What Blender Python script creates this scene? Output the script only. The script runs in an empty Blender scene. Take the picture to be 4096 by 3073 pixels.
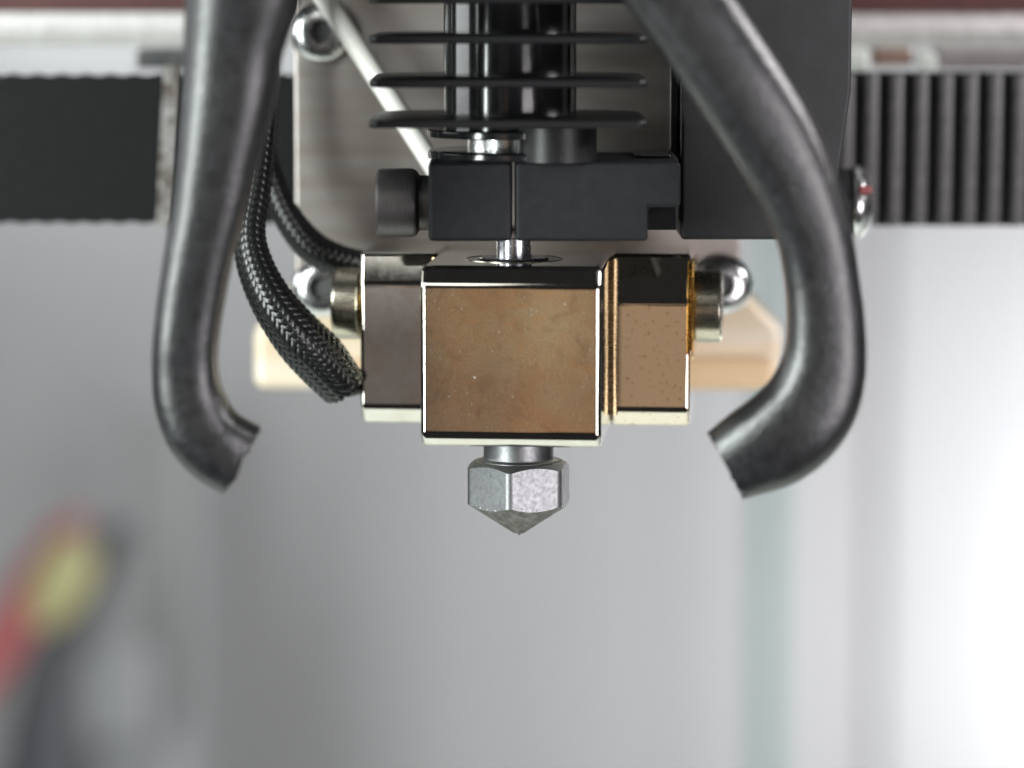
import bpy, bmesh, math, random
from mathutils import Vector, Matrix
random.seed(7)
R = math.radians
S = 0.01                      # one millimetre of the machine = 0.01 units (unit scale 0.1 m)
scene = bpy.context.scene
scene.unit_settings.scale_length = 0.1
COL = scene.collection

# ------------------------------------------------------------------ camera
PITCH, DIST = R(7.0), 250.0
cam = bpy.data.cameras.new('camera')
cam_o = bpy.data.objects.new('camera', cam)
COL.objects.link(cam_o)
cam_o.location = (-0.5 * S, -DIST * math.cos(PITCH) * S, (11.3 + DIST * math.sin(PITCH)) * S)
cam_o.rotation_euler = (R(90) - PITCH, 0, 0)
cam.sensor_width = 36.0
cam.lens = 118.0
cam.clip_start, cam.clip_end = 0.05, 100.0
cam.dof.use_dof = True
cam.dof.focus_distance = 248.0 * S
cam.dof.aperture_fstop = 1.5
cam.dof.aperture_blades = 0
scene.camera = cam_o

# ------------------------------------------------------------------ world, lamps, exposure
world = bpy.data.worlds.new('World')
scene.world = world
world.use_nodes = True
world.node_tree.nodes['Background'].inputs[0].default_value = (0.95, 0.97, 1.0, 1)
world.node_tree.nodes['Background'].inputs[1].default_value = 0.025

def lamp(name, loc, aim, w, h, radiance, color=(1, 1, 1), shape='RECTANGLE', spread=180):
    d = bpy.data.lights.new(name, 'AREA')
    d.shape = shape
    d.size, d.size_y = w * S, h * S
    d.energy = radiance * math.pi * (w * S) * (h * S)
    d.color = color
    d.spread = R(spread)
    o = bpy.data.objects.new(name, d)
    COL.objects.link(o)
    o.location = Vector(loc) * S
    o.rotation_euler = (Vector(aim) - Vector(loc)).to_track_quat('-Z', 'Y').to_euler()
    return o

lamp('softbox_right', (150, -210, -28), (0, 0, 15), 130, 100, 8.5, (1.0, 0.95, 0.98))
lamp('softbox_left', (-190, -165, 40), (-10, 0, 15), 80, 170, 23.0, (0.92, 1.0, 0.97))
lamp('side_light_left', (-230, 0, 66), (-10, 0, 25), 130, 92, 4.5, (0.95, 1.0, 1.0))
lamp('ring_light_left', (-150, -170, 150), (0, 0, 15), 26, 26, 60.0, (0.97, 1.0, 1.0), 'DISK')
lamp('silver_band_fill', (-90, -210, 132), (-10, 0, 18), 100, 60, 3.0, (1.0, 1.0, 0.96))  # added lamp, mirrored as the silver band on the left side block
for lx, lw, lz, lh, lr, lc in ((-49, 14, -5, 40, 0.52, (1.0, 0.80, 0.56)), (-63.5, 14, -5, 40, 0.40, (1.0, 0.73, 0.49)),
                               (-49, 14, -48, 45, 0.44, (1.0, 0.71, 0.49)), (-63.5, 14, -48, 45, 0.33, (1.0, 0.72, 0.52)),
                               (-27.9, 27, -28, 90, 0.42, (1.0, 0.71, 0.48)), (-92, 41, 0, 36, 0.34, (1.0, 0.90, 0.90)), (-92, 41, -46, 52, 0.17, (1.0, 0.86, 0.82))):
    lamp('warm_fill', (lx, -320, lz), (lx, 0, lz), lw, lh, lr, lc)       # added lamps standing in for the brown surroundings the block mirrors
lamp('ceiling_light', (40, 120, 300), (40, 120, 0), 300, 300, 0.35, (1.0, 1.0, 1.0))
lamp('floor_fill', (0, 30, -62), (0, 30.01, -110), 140, 70, 1.3, (0.98, 1.0, 0.95))  # added lamp below the view, brightens the plate mirrored in the chamfers
lamp('rail_fill_right', (150, -30, 95), (60, 45, 36), 50, 50, 32.0, (1.0, 0.97, 0.98))  # added lamp without a known source, whitens the right end of the rail
lamp('rear_light_right', (170, 250, -85), (105, 350, -85), 70, 80, 38.0, (1.0, 0.99, 1.0))
lamp('rear_light_left', (-80, 328, 72), (-72, 350, 40), 80, 16, 36.0, (0.95, 1.0, 0.99))

vs = scene.view_settings
vs.view_transform = 'Standard'
vs.look = 'None'
vs.exposure = 0.0
vs.gamma = 1.0
vs.use_curve_mapping = False
scene.cycles.max_bounces = 8
scene.cycles.caustics_reflective = False
scene.cycles.caustics_refractive = False

# ------------------------------------------------------------------ materials
def mat(name, base, metal=0.0, rough=0.5, base2=None, noise=1.0, nlo=0.35, nhi=0.65, rough2=None, rnoise=None,
        bump=0.0, bnoise=8.0, stretch=(1, 1, 1), spec=0.5, coat=0.0, detail=6.0):
    m = bpy.data.materials.new(name)
    m.use_nodes = True
    nt = m.node_tree
    N, Lk = nt.nodes, nt.links
    b = N['Principled BSDF']
    b.inputs['Base Color'].default_value = (*base, 1)
    b.inputs['Metallic'].default_value = metal
    b.inputs['Roughness'].default_value = rough
    b.inputs['Specular IOR Level'].default_value = spec
    b.inputs['Coat Weight'].default_value = coat
    tc = N.new('ShaderNodeTexCoord')
    mp = N.new('ShaderNodeMapping')
    mp.inputs['Scale'].default_value = tuple(s / S for s in stretch)     # textures in millimetres
    Lk.new(tc.outputs['Object'], mp.inputs['Vector'])

    def noise_ramp(scale, lo, hi, c0, c1, off=0.0):
        n = N.new('ShaderNodeTexNoise')
        n.inputs['Scale'].default_value = scale
        n.inputs['Detail'].default_value = detail
        n.inputs['Roughness'].default_value = 0.6
        Lk.new(mp.outputs[0], n.inputs['Vector'])
        r = N.new('ShaderNodeMapRange')
        r.inputs['From Min'].default_value, r.inputs['From Max'].default_value = lo, hi
        r.inputs['To Min'].default_value, r.inputs['To Max'].default_value = c0, c1
        Lk.new(n.outputs['Fac'], r.inputs['Value'])
        return r.outputs[0]
    if base2:
        mx = N.new('ShaderNodeMix')
        mx.data_type = 'RGBA'
        mx.inputs[6].default_value = (*base, 1)
        mx.inputs[7].default_value = (*base2, 1)
        Lk.new(noise_ramp(noise, nlo, nhi, 0, 1), mx.inputs[0])
        Lk.new(mx.outputs[2], b.inputs['Base Color'])
    if rough2 is not None:
        Lk.new(noise_ramp(rnoise or noise * 1.7, 0.3, 0.7, rough, rough2), b.inputs['Roughness'])
    if bump:
        n = N.new('ShaderNodeTexNoise')
        n.inputs['Scale'].default_value = bnoise
        n.inputs['Detail'].default_value = 4
        Lk.new(mp.outputs[0], n.inputs['Vector'])
        bp = N.new('ShaderNodeBump')
        bp.inputs['Strength'].default_value = 1.0
        bp.inputs['Distance'].default_value = bump * S
        Lk.new(n.outputs['Fac'], bp.inputs['Height'])
        Lk.new(bp.outputs[0], b.inputs['Normal'])
    return m

M = {}
M['nickel'] = mat('nickel plating', (0.66, 0.65, 0.60), 1, 0.03, (0.60, 0.56, 0.49), 0.9, rough2=0.06, rnoise=1.6)
def tarnish():
    m = mat('tarnished nickel', (0.66, 0.63, 0.55), 1, 0.025, (0.68, 0.50, 0.36), 0.5, 0.38, 0.66, 0.05, 2.5, 0.0003, 8.0)
    N, Lk = m.node_tree.nodes, m.node_tree.links
    b = N['Principled BSDF']
    tc = N.new('ShaderNodeTexCoord')
    def tex(scale, detail, sc, rot, lo, hi, a, c):
        mp = N.new('ShaderNodeMapping')
        mp.inputs['Scale'].default_value = tuple(q / S for q in sc)
        mp.inputs['Rotation'].default_value = rot
        Lk.new(tc.outputs['Object'], mp.inputs['Vector'])
        n = N.new('ShaderNodeTexNoise')
        n.inputs['Scale'].default_value = scale
        n.inputs['Detail'].default_value = detail
        n.inputs['Distortion'].default_value = 0.6
        Lk.new(mp.outputs[0], n.inputs['Vector'])
        r = N.new('ShaderNodeMapRange')
        r.inputs['From Min'].default_value, r.inputs['From Max'].default_value = lo, hi
        r.inputs['To Min'].default_value, r.inputs['To Max'].default_value = a, c
        Lk.new(n.outputs['Fac'], r.inputs['Value'])
        return r.outputs[0]
    def mix(f, ca, cb, mode='MIX'):
        x = N.new('ShaderNodeMix')
        x.data_type = 'RGBA'
        x.blend_type = mode
        for sock, val in ((x.inputs[0], f), (x.inputs[6], ca), (x.inputs[7], cb)):
            if isinstance(val, (tuple, float)):
                sock.default_value = val if isinstance(val, float) else (*val, 1)
            else:
                Lk.new(val, sock)
        return x.outputs[2]
    # blotches of brown and orange heat stain, fine grain, wiped streaks, a few pale specks
    c = mix(tex(0.35, 5, (1, 1, 1), (0, 0, 0), 0.36, 0.66, 0, 1), (0.66, 0.60, 0.48), (0.66, 0.50, 0.37))
    c = mix(tex(0.8, 4, (1, 1, 1.6), (0, 0.5, 0), 0.60, 0.76, 0, 0.6), c, (0.80, 0.48, 0.24))
    c = mix(tex(9.0, 3, (1, 1, 1), (0, 0, 0), 0.3, 0.7, 0.0, 0.55), c, (0.34, 0.27, 0.20))
    c = mix(tex(0.9, 6, (1, 1, 1), (0.3, 0, 0.4), 0.52, 0.72, 0.0, 0.55), c, (0.40, 0.30, 0.22))
    c = mix(tex(1.1, 3, (3.2, 1, 0.6), (0, 0, 0), 0.62, 0.76, 0.0, 0.35), c, (0.80, 0.76, 0.66))
    c = mix(tex(2.4, 2, (1, 1, 1), (0, 0, 0), 0.74, 0.80, 0.0, 0.7), c, (0.86, 0.84, 0.78))
    mp = N.new('ShaderNodeMapping')
    mp.inputs['Scale'].default_value = (1 / S,) * 3
    mp.inputs['Location'].default_value = (2.0, 0, -3.0)
    Lk.new(tc.outputs['Object'], mp.inputs['Vector'])
    w = N.new('ShaderNodeTexWave')                       # wiping swirls
    w.wave_type = 'RINGS'
    w.rings_direction = 'Y'
    w.inputs['Scale'].default_value = 1.0
    w.inputs['Distortion'].default_value = 16.0
    w.inputs['Detail'].default_value = 4.0
    w.inputs['Detail Scale'].default_value = 0.8
    Lk.new(mp.outputs[0], w.inputs['Vector'])
    k = N.new('ShaderNodeMath')
    k.operation = 'MULTIPLY'
    Lk.new(w.outputs['Fac'], k.inputs[0])
    Lk.new(tex(0.5, 3, (1, 1, 1), (0, 0, 0), 0.45, 0.66, 0.0, 0.15), k.inputs[1])
    c = mix(k.outputs[0], c, (0.84, 0.76, 0.62))
    Lk.new(c, b.inputs['Base Color'])
    return m
M['nickel_face'] = tarnish()
M['nickel_spots'] = mat('spotted nickel', (0.70, 0.63, 0.53), 1, 0.025, (0.42, 0.26, 0.15), 3.0, 0.59, 0.66, 0.05, 1.1)
M['amber'] = mat('amber reflection tint', (0.60, 0.45, 0.26), 1, 0.22, (0.42, 0.29, 0.15), 1.0, rough2=0.32, stretch=(1, 1, 6))  # amber mirrored from the side block, put into the fillet's own colour
M['bolt'] = mat('plated bolt steel', (0.62, 0.58, 0.48), 1, 0.22, (0.5, 0.46, 0.36), 2.0, rough2=0.32, stretch=(0.3, 2, 2))
M['brass'] = mat('brass shim', (0.80, 0.50, 0.14), 1, 0.2, (0.6, 0.33, 0.09), 1.5, rough2=0.3)
M['nozzle'] = mat('hardened nozzle steel', (0.27, 0.275, 0.285), 1, 0.38, (0.22, 0.22, 0.225), 3.5, 0.4, 0.68, 0.5, 3.0, 0.006, 11.0)
M['nozzle_cone'] = mat('dirty nozzle steel', (0.22, 0.215, 0.205), 1, 0.42, (0.11, 0.10, 0.09), 1.6, 0.35, 0.62, 0.6, 3.0, 0.015, 5.0)
M['chrome'] = mat('steel screw', (0.74, 0.74, 0.74), 1, 0.2, (0.66, 0.66, 0.66), 1.0, rough2=0.3)
M['break'] = mat('heat break steel', (0.70, 0.70, 0.74), 1, 0.2, (0.55, 0.55, 0.6), 2.0, rough2=0.3)
M['anodised_gloss'] = mat('black anodised aluminium', (0.012, 0.013, 0.015), 0.0, 0.10, (0.018, 0.018, 0.02), 2.0, rough2=0.16, stretch=(0.2, 0.2, 6), spec=0.9, bump=0.002, bnoise=3)
M['anodised_fin'] = mat('black anodised fin', (0.008, 0.008, 0.009), 0.0, 0.3, (0.25, 0.26, 0.26), 5.0, 0.68, 0.76, rough2=0.5, spec=0.35, bump=0.006, bnoise=7)
M['anodised_matt'] = mat('matt black anodised aluminium', (0.009, 0.0098, 0.0115), 0.0, 0.5, (0.013, 0.014, 0.016), 1.2, rough2=0.62, spec=0.25, bump=0.004, bnoise=14)
M['bolt_black'] = mat('black oxide bolt', (0.11, 0.105, 0.105), 0.8, 0.38, (0.15, 0.14, 0.14), 3.0, rough2=0.5, stretch=(4, 0.4, 0.4))
M['duct'] = mat('black moulded duct', (0.007, 0.007, 0.008), 0.0, 0.27, (0.018, 0.018, 0.02), 1.0, rough2=0.38, bump=0.05, bnoise=3.2, spec=0.9)
M['panel'] = mat('black panel plastic', (0.008, 0.008, 0.009), 0.0, 0.5, (0.014, 0.014, 0.016), 0.4, rough2=0.62, bump=0.01, bnoise=7)
M['plate'] = mat('brushed carriage plate', (0.45, 0.42, 0.405), 1, 0.42, (0.38, 0.33, 0.30), 0.22, 0.35, 0.65, 0.5, 1.2, 0.006, 6.0, stretch=(0.25, 1, 3))
M['sleeve'] = mat('black braid filament', (0.008, 0.009, 0.009), 0.0, 0.27, (0.010, 0.010, 0.010), 3.0, spec=0.5)
M['cable'] = mat('black cable jacket', (0.012, 0.012, 0.012), 0.0, 0.4, (0.02, 0.02, 0.02), 1.0)
M['white_tube'] = mat('white tubing', (0.85, 0.84, 0.80), 0.0, 0.4, (0.8, 0.78, 0.73), 0.4)
M['belt'] = mat('black belt rubber', (0.007, 0.008, 0.008), 0.0, 0.7, (0.012, 0.012, 0.013), 1.5, bump=0.02, bnoise=6, spec=0.15)
M['tooth'] = mat('belt tooth fabric', (0.045, 0.044, 0.045), 0.0, 0.5, (0.12, 0.115, 0.115), 2.2, 0.4, 0.75, bump=0.05, bnoise=3.0, stretch=(2.2, 1, 0.7), spec=0.7)
M['clip'] = mat('frayed clip edge', (0.30, 0.29, 0.28), 0.2, 0.5, (0.07, 0.05, 0.04), 1.4, 0.4, 0.6, bump=0.05, bnoise=2)
M['aluminium'] = mat('sawn aluminium rail', (0.74, 0.72, 0.71), 0.3, 0.42, (0.55, 0.53, 0.52), 0.9, rough2=0.6, stretch=(2.5, 1, 0.5), bump=0.03, bnoise=3)
M['maroon'] = mat('maroon strip', (0.06, 0.014, 0.013), 0.0, 0.6, (0.09, 0.024, 0.02), 0.4)
M['cream'] = mat('cream plastic', (0.78, 0.70, 0.58), 0.0, 0.35, (0.72, 0.58, 0.40), 0.12, 0.35, 0.6, stretch=(0.4, 1, 3), coat=0.2)
M['tan'] = mat('tan plastic', (0.72, 0.52, 0.32), 0.0, 0.4, (0.66, 0.46, 0.27), 0.12, coat=0.2)
M['bracket'] = mat('dark grey bracket', (0.05, 0.052, 0.055), 0.2, 0.5, (0.1, 0.1, 0.1), 0.6)
M['mauve'] = mat('grey slider casing', (0.38, 0.34, 0.345), 0.3, 0.5, (0.3, 0.27, 0.27), 0.3)
M['copper'] = mat('dull copper block', (0.42, 0.28, 0.22), 0.4, 0.5, (0.3, 0.2, 0.16), 0.5)
M['wall'] = mat('pale rear wall', (0.265, 0.262, 0.27), 0.0, 0.6, (0.255, 0.252, 0.26), 0.02, bump=0.02, bnoise=2)
M['floor'] = mat('white base plate', (0.78, 0.82, 0.77), 0.0, 0.5, (0.75, 0.79, 0.74), 0.02)
M['dust'] = mat('pale dust', (0.55, 0.50, 0.44), 0.0, 0.7, (0.45, 0.40, 0.34), 1.0)
M['glass_edge'] = mat('green glass edge', (0.14, 0.205, 0.195), 0.0, 0.15, (0.13, 0.19, 0.18), 0.05)
M['frosted'] = mat('frosted side panel', (0.275, 0.275, 0.285), 0.0, 0.45, (0.265, 0.265, 0.275), 0.03)
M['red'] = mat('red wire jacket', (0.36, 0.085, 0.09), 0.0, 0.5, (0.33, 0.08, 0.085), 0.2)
M['yellow'] = mat('yellow green wire jacket', (0.36, 0.39, 0.18), 0.0, 0.5, (0.42, 0.35, 0.18), 0.06, 0.4, 0.6)
M['motor'] = mat('grey motor casing', (0.26, 0.26, 0.27), 0.1, 0.5, (0.22, 0.22, 0.23), 0.1)
M['post'] = mat('light grey post', (0.24, 0.24, 0.245), 0.0, 0.6, (0.23, 0.23, 0.235), 0.1)
M['motor_dark'] = mat('dark motor cap', (0.04, 0.043, 0.05), 0.0, 0.5, (0.05, 0.05, 0.06), 0.1)

# ------------------------------------------------------------------ helpers
def thing(name, label, cat, loc=(0, 0, 0), rotz=0.0, group=None):
    o = bpy.data.objects.new(name, None)
    o.empty_display_size = 0.02
    COL.objects.link(o)
    o.location = Vector(loc) * S
    o.rotation_euler = (0, 0, rotz)
    tag(o, label, cat, group)
    return o

def tag(o, label=None, cat=None, group=None, kind=None):
    if label: o['label'] = label
    if cat: o['category'] = cat
    if group: o['group'] = group
    if kind: o['kind'] = kind
    return o

def make(name, vf, m, parent=None, base=None, bevel=0.0, seg=3, angle=35, smooth=40, kind=None, flat=0.0):
    """vf: (verts in mm, faces). Children take coordinates relative to their parent's base point."""
    verts, faces = vf
    off = Vector(base) if base is not None else Vector((0, 0, 0))
    me = bpy.data.meshes.new(name)
    me.from_pydata([tuple((Vector(v) - off) * S) for v in verts], [], faces)
    bm = bmesh.new()
    bm.from_mesh(me)
    bmesh.ops.remove_doubles(bm, verts=bm.verts, dist=1e-5)
    bmesh.ops.recalc_face_normals(bm, faces=bm.faces)
    if bevel:
        es = [e for e in bm.edges if len(e.link_faces) == 2 and e.calc_face_angle(0) > R(angle)]
        bmesh.ops.bevel(bm, geom=es, offset=bevel * S, segments=seg, affect='EDGES', profile=0.5, clamp_overlap=True)
    bm.to_mesh(me)
    bm.free()
    me.materials.append(m)
    for p in me.polygons:
        p.use_smooth = True
    me.set_sharp_from_angle(angle=R(smooth))
    if flat:
        for p in me.polygons:
            if p.area > flat * S * S:
                p.use_smooth = False
    o = bpy.data.objects.new(name, me)
    COL.objects.link(o)
    wn = o.modifiers.new('weighted_normals', 'WEIGHTED_NORMAL')
    wn.keep_sharp = True
    wn.weight = 100
    if parent is not None:
        o.parent = parent
    elif base is not None:
        o.location = off * S
    if kind: o['kind'] = kind
    return o

def box(x0, x1, y0, y1, z0, z1):
    v = [(x, y, z) for z in (z0, z1) for y in (y0, y1) for x in (x0, x1)]
    return v, [(0, 1, 3, 2), (4, 6, 7, 5), (0, 4, 5, 1), (2, 3, 7, 6), (0, 2, 6, 4), (1, 5, 7, 3)]

def prism(pts, a, b, axis='z'):
    """polygon pts extruded from a to b; axis z: pts are (x,y); y: (x,z); x: (y,z)"""
    f = {'z': lambda p, t: (p[0], p[1], t), 'y': lambda p, t: (p[0], t, p[1]), 'x': lambda p, t: (t, p[0], p[1])}[axis]
    n = len(pts)
    v = [f(p, a) for p in pts] + [f(p, b) for p in pts]
    fc = [tuple(range(n)), tuple(range(2 * n - 1, n - 1, -1))]
    fc += [(i, (i + 1) % n, n + (i + 1) % n, n + i) for i in range(n)]
    return v, fc

def lathe(prof, c, axis='z', n=48):
    """prof: list of (r, t) along the axis, closed at r = 0"""
    c = Vector(c)
    v, fc = [], []
    ax = {'z': (Vector((1, 0, 0)), Vector((0, 1, 0)), Vector((0, 0, 1))),
          'x': (Vector((0, 1, 0)), Vector((0, 0, 1)), Vector((1, 0, 0))),
          'y': (Vector((0, 0, 1)), Vector((1, 0, 0)), Vector((0, 1, 0)))}[axis]
    for r, t in prof:
        for k in range(n):
            a = 2 * math.pi * k / n
            v.append(tuple(c + ax[0] * (max(r, 1e-4) * math.cos(a)) + ax[1] * (max(r, 1e-4) * math.sin(a)) + ax[2] * t))
    for i in range(len(prof) - 1):
        for k in range(n):
            k2 = (k + 1) % n
            fc.append((i * n + k, i * n + k2, (i + 1) * n + k2, (i + 1) * n + k))
    fc.append(tuple(range(n)))
    m = (len(prof) - 1) * n
    fc.append(tuple(range(m + n - 1, m - 1, -1)))
    return v, fc

def catmull(P, n):
    """P: list of tuples; returns smooth interpolation with n samples per span"""
    out = []
    P = [Vector(p) for p in P]
    Q = [P[0] * 2 - P[1]] + P + [P[-1] * 2 - P[-2]]
    for i in range(1, len(Q) - 2):
        for k in range(n):
            t = k / n
            a, b, c, d = Q[i - 1], Q[i], Q[i + 1], Q[i + 2]
            out.append(0.5 * ((2 * b) + (c - a) * t + (2 * a - 5 * b + 4 * c - d) * t * t + (3 * b - a - 3 * c + d) * t ** 3))
    out.append(P[-1])
    return out

def frames(pts):
    T = []
    for i in range(len(pts)):
        T.append((pts[min(i + 1, len(pts) - 1)] - pts[max(i - 1, 0)]).normalized())
    u = T[0].orthogonal().normalized()
    F = []
    for t in T:
        u = (u - t * u.dot(t)).normalized()
        F.append((t, u, t.cross(u)))
    return F

def tube(pts, rad, n=16, span=10):
    pts = catmull(pts, span)
    P = [p.to_3d() if len(p) > 3 else p for p in pts]
    rr = [p[3] if len(p) > 3 else rad for p in pts]
    F = frames(P)
    v, fc = [], []
    for p, r, (t, u, w) in zip(P, rr, F):
        for k in range(n):
            a = 2 * math.pi * k / n
            v.append(tuple(p + (u * math.cos(a) + w * math.sin(a)) * r))
    for i in range(len(P) - 1):
        for k in range(n):
            k2 = (k + 1) % n
            fc.append((i * n + k, i * n + k2, (i + 1) * n + k2, (i + 1) * n + k))
    fc.append(tuple(range(n)))
    m = (len(P) - 1) * n
    fc.append(tuple(range(m + n - 1, m - 1, -1)))
    return v, fc

def arc(cx, cy, r, a0, a1, n):
    return [(cx + r * math.cos(R(a0 + (a1 - a0) * i / n)), cy + r * math.sin(R(a0 + (a1 - a0) * i / n))) for i in range(n + 1)]

# ------------------------------------------------------------------ setting: rear wall and base plate
tag(make('rear_wall', box(-420, 420, 350, 356, -110, 260), M['wall'], bevel=0), kind='structure')
tag(make('base_plate', box(-420, 420, -30, 349.6, -114, -110), M['floor']), kind='structure')

# ------------------------------------------------------------------ heater block (turned 5 degrees about the nozzle axis)
YAW = R(-5.0)
hb = thing('heater_block', 'shiny nickel plated heater block with brown tarnished front face above the nozzle', 'heater block', (0, 0, 7.4), YAW)
HB = (0, 0, 7.4)

Z0, Z1 = 7.4, 20.65
W = 6.58
def facet(y0, z, run, slope, half):
    """points of a soft bend from the upright face y0 into a facet leaning back, going upwards"""
    pts = []
    for k in range(7):
        t = k / 6
        pts.append((y0 + slope * half * t * t, z - half + 2 * half * t))
    return [(y0 + slope * run, z + run)] + pts[::-1]
prof = [(-7 + 0.85, Z0), (7.5, Z0), (7.5, Z1)] + facet(-7, Z1 - 1.35, 1.35, 0.48, 0.26) + [(-7, Z0 + 0.85)]
bb = make('block_body', prism(prof, -W, W, 'x'), M['nickel'], hb, HB, bevel=0.42, seg=5, angle=25, smooth=35, flat=3.0)
bb.data.materials.append(M['nickel_face'])
for p in bb.data.polygons:                      # only the front face is tarnished
    if p.normal.y < -0.99:
        p.material_index = 1
# side blocks, each with a milled fillet where it meets the centre block
for sgn, m, fz in ((-1, M['nickel'], 2.35), (1, M['nickel_spots'], 3.6)):
    prof = [(6.3, Z0 + 0.02), (13.5, Z0 + 0.02), (13.5, Z1 - 0.03)] + facet(5.0, Z1 - 0.03 - fz, fz, 0.21, 0.3) + [(5.0, Z0 + 1.37)]
    xs = sorted((sgn * 12.55, sgn * (W + 0.004)))
    make('side_block', prism(prof, xs[0], xs[1], 'x'), m, hb, HB, bevel=0.28, seg=3, angle=25, smooth=35, flat=3.0)
    fl = [(W + 0.006, 4.5)] + arc(W + 0.5, 4.5, 0.5, 180, 90, 8)[1:] + [(W + 0.5, 6.0), (W + 0.006, 6.0)]
    make('fillet', prism([(sgn * x, y) for x, y in fl], Z0 + 1.0, Z1 - 0.4), M['amber'], hb, HB)
# clamp bolts through the side blocks
for sgn in (-1, 1):
    x0 = 12.85
    z = 16.45
    prof = [(0.0, 0.0), (2.66, 0.0), (2.76, 0.1), (2.76, 1.72), (2.70, 1.92), (2.52, 2.05), (1.7, 2.06), (1.6, 1.2), (0.0, 1.2)]
    prof = [(r, sgn * (x0 + t)) for r, t in prof]
    make('clamp_bolt', lathe(prof, (0, 8, z), 'x', 64), M['bolt'], hb, HB, smooth=30)
# brass shims under the right bolt
sh = [(4.6, 20.2), (5.6, 20.3), (11.4, 20.2), (11.4, 13.0), (5.2, 12.6), (4.2, 13.2), (4.0, 16.6)]
make('brass_shim', prism(sh, 12.70, 12.84, 'x'), M['brass'], hb, HB, bevel=0.05, seg=1)
sh2 = [(4.9, 19.6), (11.2, 19.6), (11.2, 13.6), (4.6, 13.4)]
make('brass_shim', prism(sh2, 12.57, 12.68, 'x'), M['brass'], hb, HB, bevel=0.03, seg=1)
make('brass_washer', lathe([(0, -12.84), (2.3, -12.84), (2.45, -12.75), (2.45, -12.62), (2.3, -12.57), (0, -12.57)], (0, 8, 16.45), 'x', 48), M['brass'], hb, HB)
# recess with steel ring round the heat break
rc = (-0.35, 0.0, Z1)
make('recess_ring', lathe([(3.62, 0.0), (3.62, 0.04), (3.5, 0.05), (3.42, 0.01), (3.4, 0.005)], rc, 'z', 64), M['bolt'], hb, HB)
make('recess_floor', lathe([(0, 0.004), (3.38, 0.004), (3.38, 0.012), (0, 0.012)], rc, 'z', 64), M['anodised_gloss'], hb, HB)
make('washer', lathe([(0, 0.02), (2.55, 0.02), (2.6, 0.06), (2.55, 0.16), (1.5, 0.16), (0, 0.16)], rc, 'z', 64), M['break'], hb, HB)

# ------------------------------------------------------------------ nozzle
nz = thing('nozzle', 'grey steel hexagonal nozzle with pointed cone tip under the heater block', 'nozzle', (0, 0, 0), 0)
ROT, RH = R(-100.0), 4.1                # first hexagon corner
RF = RH * math.cos(R(30))
def hexr(a):
    d = (a - ROT) % (math.pi / 3) - math.pi / 6
    r = RF / math.cos(d)
    return r - max(0.0, r - 3.98) * 0.75
n = 240
zt, r0 = 5.55, 3.3
rings = []
for k in range(n):
    a = 2 * math.pi * k / n
    r = hexr(a)
    col = [(2.62, zt + 0.02), (2.85, zt), (r0, zt), (r, zt - (r - r0) * 0.62), (r, 0.12 + (r - 0.47) * 0.66)]
    rings.append([(q * math.cos(a), q * math.sin(a), z) for q, z in col])
v = [p for rg in rings for p in rg]
m_ = 5
fc = []
for k in range(n):
    k2 = (k + 1) % n
    for j in range(m_ - 1):
        fc.append((k * m_ + j, k2 * m_ + j, k2 * m_ + j + 1, k * m_ + j + 1))
fc.append(tuple(k * m_ for k in range(n)))
fc.append(tuple(k * m_ + m_ - 1 for k in range(n - 1, -1, -1)))
make('hexagon', (v, fc), M['nozzle'], nz, (0, 0, 0), smooth=22)
cone = []
for k in range(n):
    a = 2 * math.pi * k / n
    r = hexr(a) - 0.004
    cone += [(r * math.cos(a), r * math.sin(a), 0.12 + (r - 0.47) * 0.66), (0.56 * math.cos(a), 0.56 * math.sin(a), 0.175),
             (0.44 * math.cos(a), 0.44 * math.sin(a), 0.09), (0.16 * math.cos(a), 0.16 * math.sin(a), 0.02)]
fc = []
for k in range(n):
    k2 = (k + 1) % n
    for j in range(3):
        fc.append((k * 4 + j, k2 * 4 + j, k2 * 4 + j + 1, k * 4 + j + 1))
fc.append(tuple(k * 4 + 3 for k in range(n)))
make('cone_tip', (cone, fc), M['nozzle_cone'], nz, (0, 0, 0), smooth=35)
make('collar', lathe([(0, zt - 0.5), (2.95, zt - 0.5), (2.9, zt + 0.05), (2.66, zt + 0.22), (2.62, zt + 0.4), (2.62, 7.1), (2.3, 7.2), (2.3, 7.38), (0, 7.38)], (0, 0, 0), 'z', 64), M['nozzle'], nz, (0, 0, 0), smooth=40)
make('residue_drop', lathe([(0, -0.1), (0.05, -0.08), (0.09, 0.03), (0.05, 0.06), (0, 0.06)], (0.04, -0.1, 0), 'z', 10), M['anodised_matt'], nz, (0, 0, 0))

def flecks(pts):
    v, fc = [], []
    for x, y, z, q in pts:
        b = len(v)
        a = random.uniform(0.6, 1.5)
        v += [(x - q, y, z), (x + q, y, z), (x, y - q * 0.6, z), (x, y + q * 0.6, z), (x, y, z - q * a), (x, y, z + q * a)]
        fc += [(b + i, b + j, b + k) for i, j, k in ((0, 2, 5), (2, 1, 5), (1, 3, 5), (3, 0, 5), (2, 0, 4), (1, 2, 4), (3, 1, 4), (0, 3, 4))]
    return v, fc
pts = []
for k in range(70):                                     # burnt crumbs along the lower rim of the hexagon
    a = R(random.uniform(-175, -5))
    r = hexr(a)
    pts.append((r * math.cos(a), r * math.sin(a), 0.12 + (r - 0.47) * 0.66 + abs(random.gauss(0, 0.28)), random.uniform(0.015, 0.055)))
make('residue_flecks', flecks(pts[:45]), M['anodised_matt'], nz, (0, 0, 0), kind='stuff')
make('pale_flecks', flecks(pts[45:]), M['floor'], nz, (0, 0, 0), kind='stuff')
pts = [(random.uniform(-6, 6), -7.0, random.triangular(8.6, 19.2, 18.9), random.uniform(0.012, 0.04)) for k in range(70)]
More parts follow.
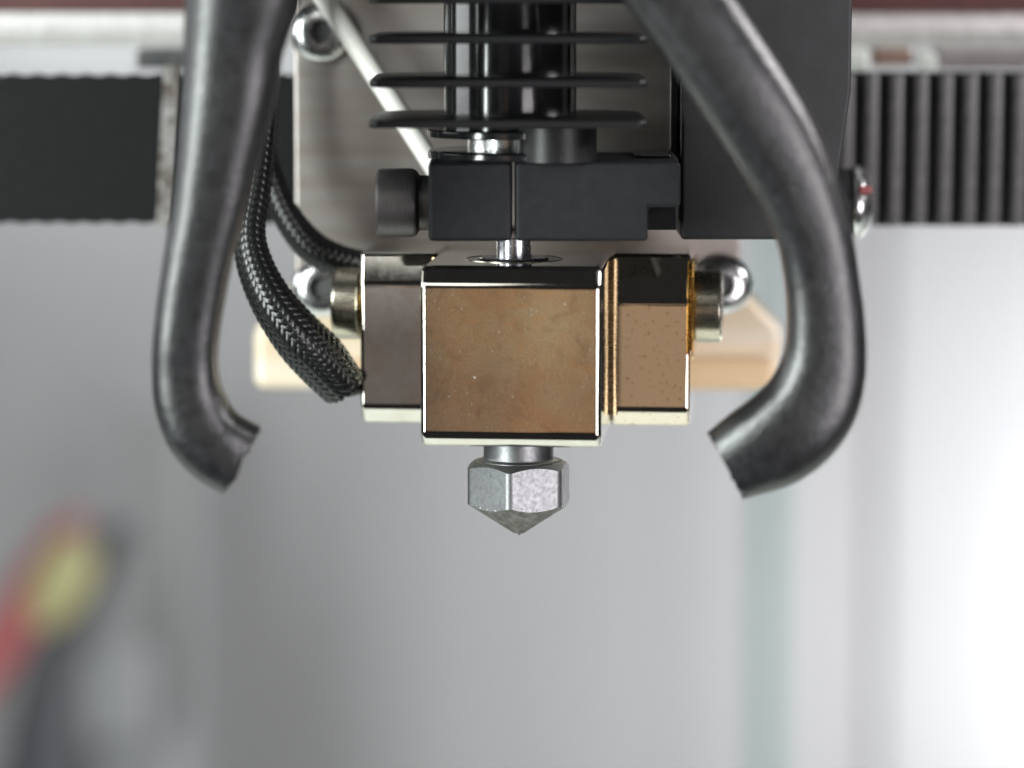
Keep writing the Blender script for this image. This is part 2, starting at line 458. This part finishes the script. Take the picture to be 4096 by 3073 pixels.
pts += [(-2.6, -7.0, 12.6, 0.10), (3.9, -7.0, 18.0, 0.05), (-4.5, -7.0, 11.2, 0.05)]
make('dust_flecks', flecks(pts), M['dust'], hb, HB, kind='stuff')

# ------------------------------------------------------------------ heat break, heat sink, mount clamp
hk = thing('heat_break', 'thin polished steel heat break tube between black clamp and heater block', 'heat break', (-0.35, 0, Z1))
prof = [(0, 0.15), (1.33, 0.15), (1.33, 1.55), (1.25, 1.62), (1.25, 2.4), (0, 2.4)]
make('tube', lathe(prof, (-0.35, 0, Z1), 'z', 48), M['break'], hk, (-0.35, 0, Z1))

AX = -0.75
hs = thing('heat_sink', 'black anodised finned heat sink with cylindrical core above the clamp', 'heat sink', (AX, 0, 28.4))
HS = (AX, 0, 28.4)
make('core', lathe([(0, 30.3), (4.9, 30.3), (4.9, 46), (0, 46)], (AX + 0.1, 0, 0), 'z', 96), M['anodised_gloss'], hs, HS)
fin = [(-9.3, -10)] + [(9.3, -10), (9.9, -9.4), (9.9, 1.5)] + arc(4.9, 4, 5, 0, 90, 8) + arc(-4.9, 4, 5, 90, 180, 8) + [(-9.9, 1.5), (-9.9, -9.4)]
finv = prism([(AX + x, y) for x, y in fin], 0, 0.58)
first = None
for z in (30.75, 33.62, 36.72, 39.55, 42.5):
    if first is None:
        first = make('fin', finv, M['anodised_fin'], hs, (AX, 0, 0), bevel=0.16, seg=2)
        f = first
    else:
        f = bpy.data.objects.new('fin', first.data)
        COL.objects.link(f)
        f.parent = hs
    f.location = (0, 0, (z - HS[2]) * S)
make('flange', lathe([(0, 29.72), (6.0, 29.72), (6.05, 29.8), (6.05, 30.2), (5.95, 30.3), (0, 30.3)], (AX + 0.05, 0, 0), 'z', 96), M['anodised_gloss'], hs, HS)
make('neck', lathe([(0, 28.4), (3.05, 28.4), (3.05, 29.75), (0, 29.75)], (AX, 0, 0), 'z', 64), M['chrome'], hs, HS)
make('lower_flange', lathe([(0, 28.15), (6.1, 28.15), (6.15, 28.3), (6.15, 28.62), (5.9, 28.78), (0, 28.8)], (AX + 0.2, 0, 0), 'z', 96), M['anodised_gloss'], hs, HS)

mc = thing('mount_clamp', 'matt black split clamp block holding the heat sink neck', 'clamp', (2.5, 0, 22.42))
MC = (2.5, 0, 22.42)
make('left_jaw', box(-6.55, -0.52, -6, 8, 22.42, 28.12), M['anodised_matt'], mc, MC, bevel=0.34, seg=4)
rj = [(-0.27, 22.42), (9.33, 22.42), (9.33, 24.9), (11.66, 24.9), (11.66, 28.15), (-0.27, 28.15)]
make('right_jaw', prism(rj, -6, 8, 'y'), M['anodised_matt'], mc, MC, bevel=0.3, seg=4)
make('stepped_foot', box(9.36, 11.62, -2.2, 7, 22.95, 24.88), M['anodised_matt'], mc, MC, bevel=0.15)
make('clamp_post', lathe([(0, 28.12), (2.9, 28.12), (2.9, 30.6), (0, 30.6)], (2.75, -4.2, 0), 'z', 48), M['anodised_fin'], mc, MC)
make('top_pad', box(8.6, 11.2, -1, 6.5, 28.17, 28.42), M['anodised_gloss'], mc, MC, bevel=0.1)
cb = [(0, -10.35), (1.3, -10.35), (1.35, -10.5), (2.25, -10.5), (2.52, -10.3), (2.55, -10.1), (2.55, -7.9), (2.4, -7.55), (2.05, -7.3), (2.0, -6.5), (0, -6.5)]
bo = make('clamp_screw', lathe(cb, (0, -1, 24.88), 'x', 72), M['bolt_black'], mc, MC, smooth=30)

# ------------------------------------------------------------------ cooling ducts
def duct(name, label, st, depth, m):
    """st: stations (xl, zl, xr, zr, y); lofted as a hollow tube with an open mouth"""
    C = catmull([tuple(s) for s in [(a, b, c, d) for a, b, c, d, y in st]], 8)
    Ys = catmull([(y, 0, 0) for *_, y in st], 8)
    base = ((st[-1][0] + st[-1][2]) / 2, st[-1][4], min(st[-1][1], st[-1][3]))
    o = thing(name, label, 'air duct', base, 0, 'cooling ducts on both sides of the nozzle')
    n, rings = 40, []
    for q, yy in zip(C, Ys):
        a, b = Vector((q[0], yy[0], q[1])), Vector((q[2], yy[0], q[3]))
        c = (a + b) / 2
        h = (b - a) / 2
        rings.append((c, h))
    def ring(c, h, k, sh):
        out = []
        for i in range(n):
            t = 2 * math.pi * i / n
            e = 2 / 2.7
            cx = math.copysign(abs(math.cos(t)) ** e, math.cos(t))
            sy = math.copysign(abs(math.sin(t)) ** e, math.sin(t))
            out.append(tuple(c + h * (cx * k) + Vector((0, 1, 0)) * (sy * h.length * depth * k) + sh))
        return out
    v = []
    rnd = random.Random(len(label))
    for qi, (c, h) in enumerate(rings):
        rg = ring(c, h, 1.0, Vector())
        last = len(rings) - 1 - qi
        if last < 3:                                   # worn, ragged lip
            tg = (rings[-1][0] - rings[-4][0]).normalized()
            rg = [tuple(Vector(p) + tg * rnd.uniform(-0.22, 0.12) * (1 - last / 3)) for p in rg]
        v += rg
    # mouth: lip and inner wall going back into the duct
    back = []
    for i, k in ((-1, 0.82), (-4, 0.80), (-9, 0.78), (-14, 0.74)):
        c, h = rings[i]
        v += ring(c, h, k, Vector())
    N_ = len(v) // n
    fc = [(i * n + k, i * n + (k + 1) % n, (i + 1) * n + (k + 1) % n, (i + 1) * n + k) for i in range(N_ - 1) for k in range(n)]
    fc.append(tuple(range(n)))
    fc.append(tuple(range(N_ * n - 1, N_ * n - n - 1, -1)))
    make('duct_body', (v, fc), m, o, base, smooth=50)
    return o

RIGHT = [(5.27, 42.38, 11.52, 45.18, -19.0), (7.17, 39.58, 13.76, 41.76, -18.7), (9.24, 36.82, 16.33, 38.01, -18.4), (11.33, 33.76, 18.53, 34.7, -18.1), (13.84, 30.14, 20.4, 31.38, -17.8), (16.05, 26.72, 21.9, 27.71, -17.5), (17.66, 23.48, 22.99, 23.86, -17.2), (18.27, 20.78, 23.55, 20.78, -16.8), (18.51, 18.18, 24.01, 17.53, -16.5), (18.37, 15.56, 24.12, 13.94, -16.2), (17.54, 13.58, 23.48, 10.81, -15.9), (16.12, 12.08, 21.98, 8.32, -15.6), (14.69, 10.96, 19.44, 6.31, -15.3), (13.26, 9.71, 15.8, 5.01, -15.0)]
LEFT = [(-22.64, 42.38, -14.33, 41.76, -19.0), (-22.7, 39.89, -15.0, 39.26, -18.7), (-22.87, 36.13, -16.15, 35.97, -18.4), (-23.15, 32.97, -16.83, 32.49, -18.1), (-23.55, 28.84, -17.97, 28.36, -17.8), (-23.94, 25.64, -18.75, 25.26, -17.5), (-24.49, 22.42, -19.7, 22.1, -17.2), (-25.05, 19.18, -20.4, 19.01, -16.8), (-25.41, 16.24, -20.84, 16.4, -16.5), (-25.53, 14.26, -20.95, 14.43, -16.2), (-25.4, 11.63, -20.64, 12.76, -15.9), (-24.5, 8.81, -19.84, 11.26, -15.6), (-22.77, 6.7, -18.84, 10.5, -15.3), (-20.6, 5.28, -18.02, 10.04, -15.0)]
duct('cooling_duct', 'curved black cooling duct crossing in front of the black side panel', RIGHT, 0.8, M['duct'])
duct('cooling_duct', 'hooked black cooling duct hanging beside the braided cable sleeves', LEFT, 0.85, M['duct'])

# ------------------------------------------------------------------ braided sleeves
def braided(name, label, path, N, pitch, wire, inner_end=None):
    base = tuple(path[-1][:3])
    o = thing(name, label, 'cable sleeve', base, 0, 'braided sleeves running to the heater block')
    pts = catmull(path, 26)
    P = [p.to_3d() for p in pts]
    rr = [p[3] for p in pts]
    F = frames(P)
    L = [0.0]
    for i in range(1, len(P)):
        L.append(L[-1] + (P[i] - P[i - 1]).length)
    make('lining', tube([(p[0], p[1], p[2], p[3] * 0.9) for p in path], 1, 24, 12), M['cable'], o, base)
    v, fc = [], []
    ns = 5
    for d in (-1, 1):
        for s in range(N):
            ph = 2 * math.pi * s / N
            b0 = len(v)
            ctr = []
            for i in range(len(P)):
                turn = 0.0
                a = ph + d * L[i] * pitch
                wv = math.cos((a * d - ph * d) * N / 2 + (0 if s % 2 else math.pi)) * 0.5 * d
                rad = rr[i] * (1.0 + 0.0) + wv * wire * 0.7
                t, u, w = F[i]
                ctr.append((P[i] + (u * math.cos(a) + w * math.sin(a)) * rad, (u * math.cos(a) + w * math.sin(a))))
            for i in range(len(ctr)):
                c, nrm = ctr[i]
                tg = (ctr[min(i + 1, len(ctr) - 1)][0] - ctr[max(i - 1, 0)][0]).normalized()
                sd = tg.cross(nrm).normalized()
                for k in range(ns):
                    q = 2 * math.pi * k / ns
                    v.append(tuple(c + sd * (math.cos(q) * wire * 1.35) + nrm * (math.sin(q) * wire * 0.7)))
            for i in range(len(ctr) - 1):
                for k in range(ns):
                    k2 = (k + 1) % ns
                    fc.append((b0 + i * ns + k, b0 + i * ns + k2, b0 + (i + 1) * ns + k2, b0 + (i + 1) * ns + k))
    make('braid', (v, fc), M['sleeve'], o, base, smooth=80, kind='stuff')
    if inner_end:
        make('cable', tube(inner_end, 1.0, 20, 8), M['cable'], o, base)
    return o

SA = [(-19.4, 8, 46, 1.02), (-19.4, 8, 35, 1.02), (-19.5, 7, 29.91, 1.06), (-19.92, 6, 25.75, 1.09), (-20.37, 5, 22.32, 1.12), (-19.87, 4.5, 19.73, 1.28), (-18.53, 4, 16.97, 1.54), (-16.62, 4, 14.4, 1.85), (-15.09, 4.5, 12.69, 1.94), (-14.0, 5, 11.32, 1.78), (-13.37, 5.5, 10.48, 1.65)]
braided('cable_sleeve', 'thick black braided cable sleeve with a cut end at the heater block', SA, 18, 0.62, 0.16,
        [(-14.6, 5, 11.9), (-13.3, 6.2, 10.6), (-12.3, 8, 10.5), (-11.0, 9, 10.5)])
SB = [(-20.4, 12, 45, 0.87), (-20.2, 12, 33, 0.87), (-20.0, 12, 30.75, 0.87), (-19.71, 12, 27.88, 0.87), (-19.02, 12, 25.37, 0.9), (-17.89, 12, 22.86, 1.01), (-16.11, 12, 20.63, 1.16), (-14.03, 12, 19.54, 1.12), (-11.52, 12, 18.89, 1.08)]
braided('cable_sleeve', 'thin black braided cable sleeve passing behind the round bolt head', SB, 14, 0.75, 0.14)

# ------------------------------------------------------------------ white tube, carriage plate and its screws
tb = make('white_tube', tube([(-16.9, 14, 42.6, .86), (-14.2, 14, 38.5, .84), (-10.5, 13, 32.9, .8), (-7.0, 12, 27.5, .78), (-5.4, 11.5, 25.0, .78)], 0.7, 20, 10), M['white_tube'], None, (-5.4, 11.5, 25.0))
tag(tb, 'slim white tube running diagonally behind the heat sink fins', 'tube')

cp = prism([(-17.7, 16.2)] + [(17.7, 16.2), (17.7, 60), (-17.7, 60)], 18, 21, 'y')
o = make('carriage_plate', cp, M['plate'], None, (0, 19.5, 16.2), bevel=0.25, seg=2)
tag(o, 'brushed grey metal carriage plate behind the heat sink', 'plate')

def button_screw(label, c, r, axis, sgn, hexs=True, h=None):
    o = thing('button_screw', label, 'screw', c, 0, 'domed steel screws')
    h = h or r * 0.62
    prof = [(0, 0), (r * 0.96, 0), (r, 0.1 * h), (r, 0.2 * h)]
    for i in range(1, 10):
        t = R(90 * i / 9 * 0.82)
        prof.append((r * math.cos(t) ** 0.9, 0.2 * h + 0.8 * h * math.sin(t) / math.sin(R(73.8))))
    rs = prof[-1][0]
    top = prof[-1][1]
    prof += [(rs * 0.98 if rs > 0.42 * r else 0.42 * r, top)]
    prof = [p for p in prof if p[0] > 0.5 * r or p[1] == 0]
    prof += [(0.40 * r, prof[-1][1] + 0.02), (0.385 * r, 0.35 * h), (0, 0.35 * h)]
    hd = make('head', lathe([(a, sgn * t) for a, t in prof], c, axis, 56), M['chrome'], o, c, smooth=45)
    if hexs:
        hx = [(0.37 * r * math.cos(R(60 * k + 10)), 0.37 * r * math.sin(R(60 * k + 10))) for k in range(6)]
        a0, a1 = sgn * 0.36 * h, sgn * 0.55 * h
        if axis == 'y':
            vf = prism([(c[0] + p, c[2] + q) for p, q in hx], c[1] + a0, c[1] + a1, 'y')
        else:
            vf = prism([(c[1] + p, c[2] + q) for p, q in hx], c[0] + a0, c[0] + a1, 'x')
        make('socket', vf, M['bracket'], hd, c)
    return o
button_screw('domed steel screw with hex socket behind the white tube', (-15.5, 17.95, 37.1), 2.5, 'y', -1)
button_screw('domed steel screw between the two braided sleeves', (-15.6, 17.95, 16.9), 2.4, 'y', -1)
button_screw('domed steel screw behind the bolt with brass shims', (16.2, 17.95, 17.1), 2.4, 'y', -1)
sd = button_screw('domed steel screw with red glint on the side edge of the black panel', (26.2, 16, 23.8), 2.9, 'x', 1, h=1.7)

pm = make('red_glint', box(26.55, 27.5, 13.05, 13.7, 24.6, 25.2), M['red'], sd, (26.2, 16, 23.8), bevel=0.1)  # red reflection on the screw head, built as a small coloured piece
# cream part under the plate
cr = thing('cream_bracket', 'cream plastic bracket with sloping shoulders behind the heater block', 'bracket', (0, 32, 6.8))
CR = (0, 32, 6.8)
lo = [(-22.2, 6.9), (22.2, 6.9), (22.3, 12.0), (18.4, 16.0), (-18.4, 16.0), (-22.2, 12.0)]
make('shoulder', prism(lo, 32, 40, 'y'), M['cream'], cr, CR, bevel=0.9, seg=4)
make('front_lip', box(-14, 21.4, 30.2, 31.97, 7.0, 9.6), M['tan'], cr, CR, bevel=0.6, seg=4)

# ------------------------------------------------------------------ black side panel
bp = thing('side_panel', 'matt black panel behind the curved cooling duct', 'panel', (18, 2, 21.9))
BP = (18, 2, 21.9)
pn = [(12.1, 21.9), (23.2, 21.9), (24.0, 27.7), (24.7, 33), (24.75, 60), (12.0, 60)]
make('panel_body', prism(pn, 2, 22, 'y'), M['panel'], bp, BP, bevel=0.3, seg=3)
make('screw_boss', lathe([(0, 23.2), (2.6, 23.2), (2.6, 26.1), (0, 26.1)], (0, 16, 23.8), 'x', 40), M['panel'], bp, BP)
make('inner_flange', prism([(11.35, 28.5), (11.95, 27.8), (11.95, 60), (11.35, 60)], 4, 20, 'y'), M['anodised_gloss'], bp, BP, bevel=0.1, seg=2)

# ------------------------------------------------------------------ belts
bl = thing('drive_belt', 'smooth black belt back with scalloped edges beside the hooked duct', 'belt', (-40, 28, 21.3), 0, 'drive belts')
BL = (-40, 28, 21.3)
top, bot = [], []
x = -75.0
while x < -17.6:
    top.append((x, 33.4 + 0.09 * math.sin(2 * math.pi * x / 2.0)))
    bot.append((x, 21.25 + 0.08 * math.sin(2 * math.pi * x / 2.0 + 1)))
    x += 0.25
make('belt_strap', prism(bot + top[::-1], 28, 29.4, 'y'), M['belt'], bl, BL)
clip = make('belt_clip', box(-29.25, -27.9, 26.6, 27.8, 21.0, 34.2), M['clip'], None, (-28.5, 27, 21.0), bevel=0.15)
tag(clip, 'narrow frayed grey clip on the belt beside the hooked duct', 'clip')
cv = clip.data
for vtx in cv.vertices:
    vtx.co.x += (vtx.co.z / S - 6.6) * 0.06 * S

br = thing('drive_belt', 'black toothed belt to the far side of the black panel', 'belt', (40, 28, 20.9), 0, 'drive belts')
BR = (40, 28, 20.9)
make('belt_strap', box(18, 80, 28.6, 29.6, 20.95, 33.6), M['belt'], br, BR, bevel=0.1)
tooth = None
k = 0
x = 24.9
tp = [(-0.68, 28.6), (-0.64, 28.1), (-0.5, 27.88), (-0.25, 27.78), (0.25, 27.78), (0.5, 27.88), (0.64, 28.1), (0.68, 28.6)]
while x < 52:
    if tooth is None:
        tooth = make('tooth', prism([(p, q) for p, q in tp], 21.0, 33.5, 'z'), M['tooth'], br, (0, 28, 20.9), bevel=0.06, seg=1)
        t = tooth
    else:
        t = bpy.data.objects.new('tooth', tooth.data)
        COL.objects.link(t)
        t.parent = br
    t.location = ((x - 40) * S, 0, random.uniform(-0.06, 0.06) * S)
    x += 2.03
    k += 1

# ------------------------------------------------------------------ rail and slider bits
rl = thing('linear_rail', 'pale aluminium rail beam with maroon strip running behind everything', 'rail', (0, 46, 35.4))
RL = (0, 46, 35.4)
rp = [(44.6, 35.4), (44, 35.9), (43.6, 36.6), (43.9, 37.3), (44.0, 38.3), (50, 38.3), (50, 35.4)]
make('rail_beam', prism(rp, -90, 90, 'x'), M['aluminium'], rl, RL, bevel=0.06, seg=1)
make('top_strip', box(-90, 90, 43.5, 49, 38.33, 41.5), M['maroon'], rl, RL, bevel=0.1)
o = make('rail_bracket', box(-32.4, -27, 38, 43, 33.6, 35.3), M['bracket'], None, (-29.7, 40.5, 33.6), bevel=0.3)
tag(o, 'small dark grey bracket under the rail by the hooked duct', 'bracket')
sl = thing('rail_slider', 'grey slider casing under the rail above the toothed belt', 'slider', (38, 40, 33.4))
SL = (38, 40, 33.4)
make('casing', box(35.6, 60, 38, 43.4, 33.5, 35.3), M['mauve'], sl, SL, bevel=0.3)
make('end_cap', lathe([(0, 0), (0.75, 0), (0.95, 0.2), (0.95, 0.8), (0.7, 1.1), (0, 1.1)], (34.6, 37.2, 34.2), 'y', 24), M['floor'], sl, SL)
make('wiper_block', box(30.3, 33.5, 38, 43.3, 33.9, 35.3), M['copper'], sl, SL, bevel=0.3)
make('end_plate', box(27.0, 29.9, 37.5, 43.2, 33.3, 35.32), M['floor'], sl, SL, bevel=0.5)

# ------------------------------------------------------------------ far background
gp = make('glass_pane', box(40.2, 43.9, 300, 308, -109.9, 30), M['glass_edge'], None, (42, 322, -109.9), bevel=0.4)
tag(gp, 'upright pane with greenish glass edge in the blurred background', 'glass pane')
fp = make('frosted_pane', box(66, 150, 348.4, 349.5, -109.9, 60), M['frosted'], None, (108, 349, -109.9), bevel=0.3)
tag(fp, 'pale frosted pane standing against the rear wall', 'panel')
mt = thing('stepper_motor', 'blurred grey motor with dark cap under the coloured wires', 'motor', (-65, 262, -109.9))
MT = (-65, 262, -109.9)
make('casing', box(-70, -52.5, 260, 280, -109.9, -76.7), M['motor'], mt, MT, bevel=1.0)
make('connector', box(-67.5, -55.7, 253, 259.8, -75.6, -58.6), M['motor'], mt, MT, bevel=2.0)
w1 = make('red_wire', tube([(-93.8, 250.0, -75.5, 3.2), (-81.2, 250.0, -64.2, 3.5), (-74.4, 250.0, -53.0, 3.5), (-69.4, 252.0, -44.2, 2.5), (-66.2, 256.0, -40.5, 1.5)], 3, 20, 8), M['red'], None, (-81, 250, -64))
tag(w1, 'blurred red wire curving beside the yellow wire plug', 'wire')
w2 = make('yellow_plug', tube([(-71.2, 246.0, -54.8, 2.2), (-69.0, 246.0, -51.1, 3.7), (-66.4, 246.0, -46.0, 3.9), (-64.6, 246.0, -43.0, 2.6)], 3, 24, 8), M['yellow'], None, (-71, 246, -55))
tag(w2, 'blurred yellow green wire plug beside the red wire', 'wire plug')
w3 = make('black_cable', tube([(-59.4, 250.0, -41.1, 2.2), (-62.5, 252.0, -48.0, 2.5), (-68.8, 253.0, -59.2, 4.0), (-71.5, 253.0, -70.5, 5.4), (-73.4, 253.0, -88.0, 6.2), (-74.0, 253.0, -109.0, 6.2)], 3, 20, 8), M['motor_dark'], None, (-75, 253, -109))
tag(w3, 'blurred thick black cable hanging below the yellow wire plug', 'cable')
pst = make('grey_post', box(-65, -55, 310, 318, -109.9, -30), M['post'], None, (-60, 314, -109.9), bevel=1.0)
tag(pst, 'blurred slim grey post standing behind the motor', 'post')
